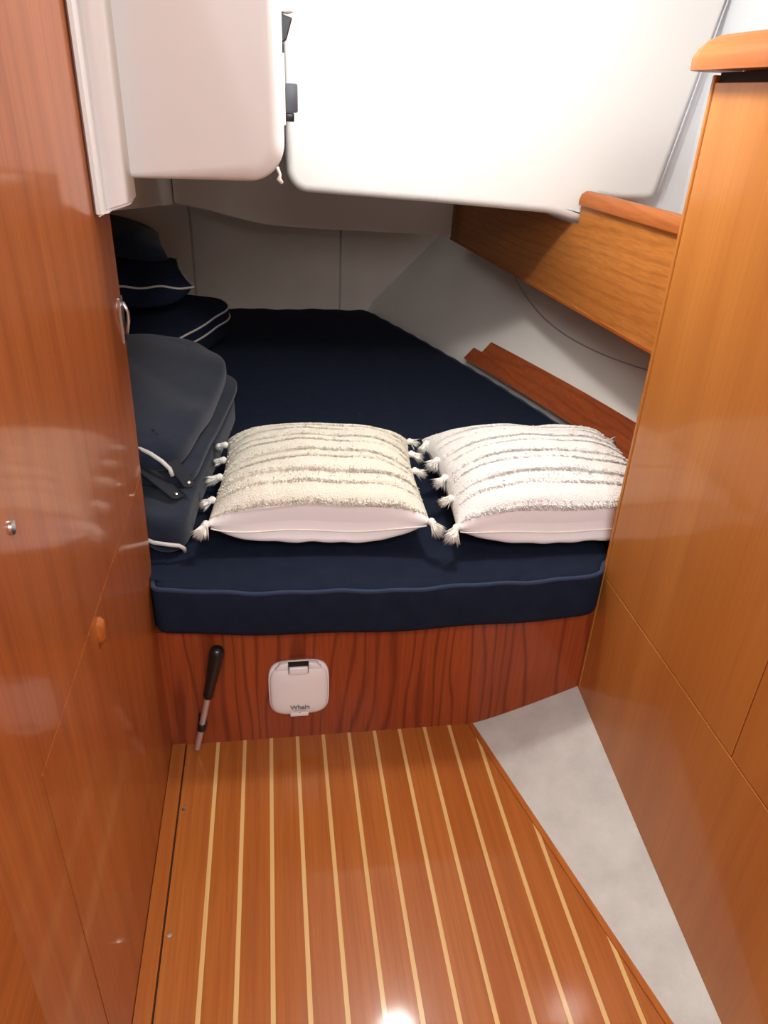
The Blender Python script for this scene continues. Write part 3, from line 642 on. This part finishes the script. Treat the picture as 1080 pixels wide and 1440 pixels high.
def tufted(name, label, cx, cy, rot, hw, hd, m, tassels, seed, ridge=0.0, split=-0.945):
    rnd = random.Random(seed)
    loc = Vector((cx, cy, ZM)); t = thing(name, loc, label, 'pillow')
    zm, Tt, Tb = ZM + 0.073, 0.090, 0.074
    cr, sr = math.cos(rot), math.sin(rot)
    VE = [split, -0.735, -0.60, -0.36, -0.235, 0.03, 0.17, 0.43, 0.57, 0.80, 0.97]
    NB = len(VE) - 1
    def band(u, v):
        vv = v + 0.022 * noise.noise(Vector((u * 2.2, v * 1.5, seed))) + 0.012 * math.sin(u * 3 + seed)
        for k in range(NB):
            if VE[k] <= vv < VE[k + 1]: return k, (vv - VE[k]) / (VE[k + 1] - VE[k])
        return -1, 0
    def surf(u, v, side):
        x = hw * u * (1 - 0.055 * math.cos(math.pi / 2 * v)); y = hd * v * (1 - 0.06 * math.cos(math.pi / 2 * u))
        e = max(0, 1 - abs(u) ** 2.5) * max(0, 1 - abs(v) ** 2.5)
        if v < 0: y -= (0.016 if side > 0 else 0.034) * math.sin(math.pi * min(1, (1 + v) / 0.30)) * (1 - u ** 4)
        if side > 0:
            z = Tt * e ** 0.47
            k, s = band(u, v)
            if k >= 0 and e > 0:
                wide = VE[k + 1] - VE[k] > 0.18
                amp = (0.0060 if k % 2 == 0 else 0.0042) * min(1, e * 5)
                f0 = 0.07 if wide else 0.14
                z += amp * (s / f0 if s < f0 else (1 - (s - f0) / (1 - f0)) ** 0.6)
                z += amp * 0.16 * noise.noise(Vector((x * 240, y * 240, seed)))
                y -= amp * 0.8 * max(0, 1 - abs(s - f0) / f0)
            z += ridge * math.exp(-((u - 0.1) / 0.25) ** 2) * -1 * max(0, v) * e
            z += 0.006 * noise.noise(Vector((u * 2.5, v * 2.5, seed * 3.1))) * min(1, e * 4)
        else:
            z = -Tb * e ** 0.42
            z += 0.005 * noise.noise(Vector((u * 5, v * 5, seed * 1.7))) * min(1, e * 4)
        z += 0.003 * math.sin(u * 6 + seed) * max(0, -v) ** 6
        return Vector((cx + x * cr - y * sr, cy + x * sr + y * cr, max(zm + z, ZM + 0.0015 + 0.001)))
    nu, nv = 150, 190
    def grid(side, v0, v1, nvv, name, mm):
        bm = bmesh.new(); rows = []
        for j in range(nvv + 1):
            v = v0 + (v1 - v0) * j / nvv; rows.append([bm.verts.new(surf(-1 + 2 * i / nu, v, side)) for i in range(nu + 1)])
        for r0, r1 in zip(rows, rows[1:]):
            for i in range(nu):
                f = (r0[i], r0[i + 1], r1[i + 1], r1[i]); bm.faces.new(f if side > 0 else f[::-1])
        return obj(name, bm, mm, t, True, fix=False)
    grid(1, split, 1.0, nv, 'tufted_top', m)
    grid(1, -1.0, split, 16, 'front_gusset', 'cotton')
    grid(-1, -1.0, 1.0, 60, 'backing', 'cotton')
    # piped seam along the front edge
    seam = [surf(-0.97 + 1.94 * i / 60, -0.985, -1) + Vector((0, -0.002, -0.001)) for i in range(61)]
    obj('seam', tube(seam, 0.0016, 6), 'thread', t, True)
    # shag fringe on each band
    for b_ in range(NB):
        vs, fs = [], []
        for k in range(520):
            u = rnd.uniform(-0.965, 0.965); v = VE[b_] + (VE[b_ + 1] - VE[b_]) * rnd.choice((0.06, 0.10, 0.14, rnd.uniform(0.1, 0.95 if b_ % 2 else 0.3)))
            p = surf(u, v, 1); n_ = (surf(u + 0.02, v, 1) - surf(u - 0.02, v, 1)).cross(surf(u, v + 0.06, 1) - surf(u, v - 0.06, 1)).normalized()
            d = Vector((rnd.uniform(-0.5, 0.5), -0.9 + rnd.uniform(-0.3, 0.3), 0)) + n_ * rnd.uniform(0.0, 0.6)
            strand(vs, fs, p - n_ * 0.0008, d, rnd.uniform(0.005, 0.0105), 0.0011, 0.002)
        o = mesh_obj('fringe', vs, fs, m, t); o['kind'] = 'stuff'
    for (u, v, dx, dy, ln) in tassels:
        p = surf(u, v, 1) + Vector((0, 0, 0.0)); d = Vector((dx, dy, 0)).normalized()
        d.z = -0.25; vs, fs = [], []
        head = p + d * 0.010
        ht = obj('tassel', lathe([(0.002, -0.002), (0.0072, 0.002), (0.0085, 0.006), (0.0068, 0.010), (0.0078, 0.013), (0.003, 0.015)], p + d * 0.001, d, 12), 'thread', t, True)
        for k in range(110):
            dd = d + Vector((rnd.gauss(0, 0.26), rnd.gauss(0, 0.26), rnd.gauss(0, 0.18) - 0.15))
            s0 = head + Vector((rnd.gauss(0, 0.002), rnd.gauss(0, 0.002), rnd.gauss(0, 0.002)))
            L_ = ln * 1.35 * rnd.uniform(0.8, 1.05); e_ = s0 + dd.normalized() * L_
            if e_.z < ZM + 0.004: dd.z += (ZM + 0.004 + rnd.uniform(0, 0.010) - e_.z) / L_
            strand(vs, fs, s0, dd, L_, 0.0014, 0.0)
        st = mesh_obj('tassel_threads', vs, fs, 'thread', ht); st['kind'] = 'stuff'
    return t
pa = tufted('tufted_pillow', 'cream tufted pillow with tassels beside the slate blue cushions', 0.088, 1.478, math.radians(-3.0), 0.222, 0.206, 'cream',
    [(-0.99, -0.97, -0.55, -0.8, 0.026), (-0.985, -0.62, -1, -0.2, 0.020), (-0.985, -0.15, -1, -0.1, 0.024), (-0.985, 0.25, -1, 0.2, 0.020), (-0.985, 0.7, -1, 0.3, 0.020),
     (0.99, -0.97, 0.45, -0.85, 0.028), (0.985, 0.0, 1, -0.3, 0.020), (0.985, 0.45, 1, -0.4, 0.022), (0.985, 0.85, 1, 0.1, 0.020)], 3)
pb = tufted('tufted_pillow', 'ivory white tufted pillow with tassels beside the tall teak cabinet', 0.584, 1.452, math.radians(-1.0), 0.232, 0.218, 'ivory',
    [(-0.99, -0.97, -0.5, -0.75, 0.030), (-0.985, -0.55, -1, -0.3, 0.020), (-0.985, -0.12, -0.8, -0.6, 0.024), (-0.985, 0.30, -0.7, -0.6, 0.026), (-0.985, 0.8, -0.6, -0.8, 0.024),
     (0.985, 0.80, 1, 0.1, 0.022)], 5, 0.016, -0.965)

# ------------------------------------------------------------------ ceiling lamp over the sole (above the view)
lp = thing('ceiling_lamp', (LAMP[0], LAMP[1], 1.70), 'round ceiling lamp above the cabin sole', 'lamp')
obj('rim', lathe([(0.095, 0.0), (0.095, -0.018), (0.085, -0.026), (0.080, -0.026), (0.078, -0.006), (0.02, -0.006)], (LAMP[0], LAMP[1], 1.70), (0, 0, 1), 32), 'lamp', lp, True, 40)
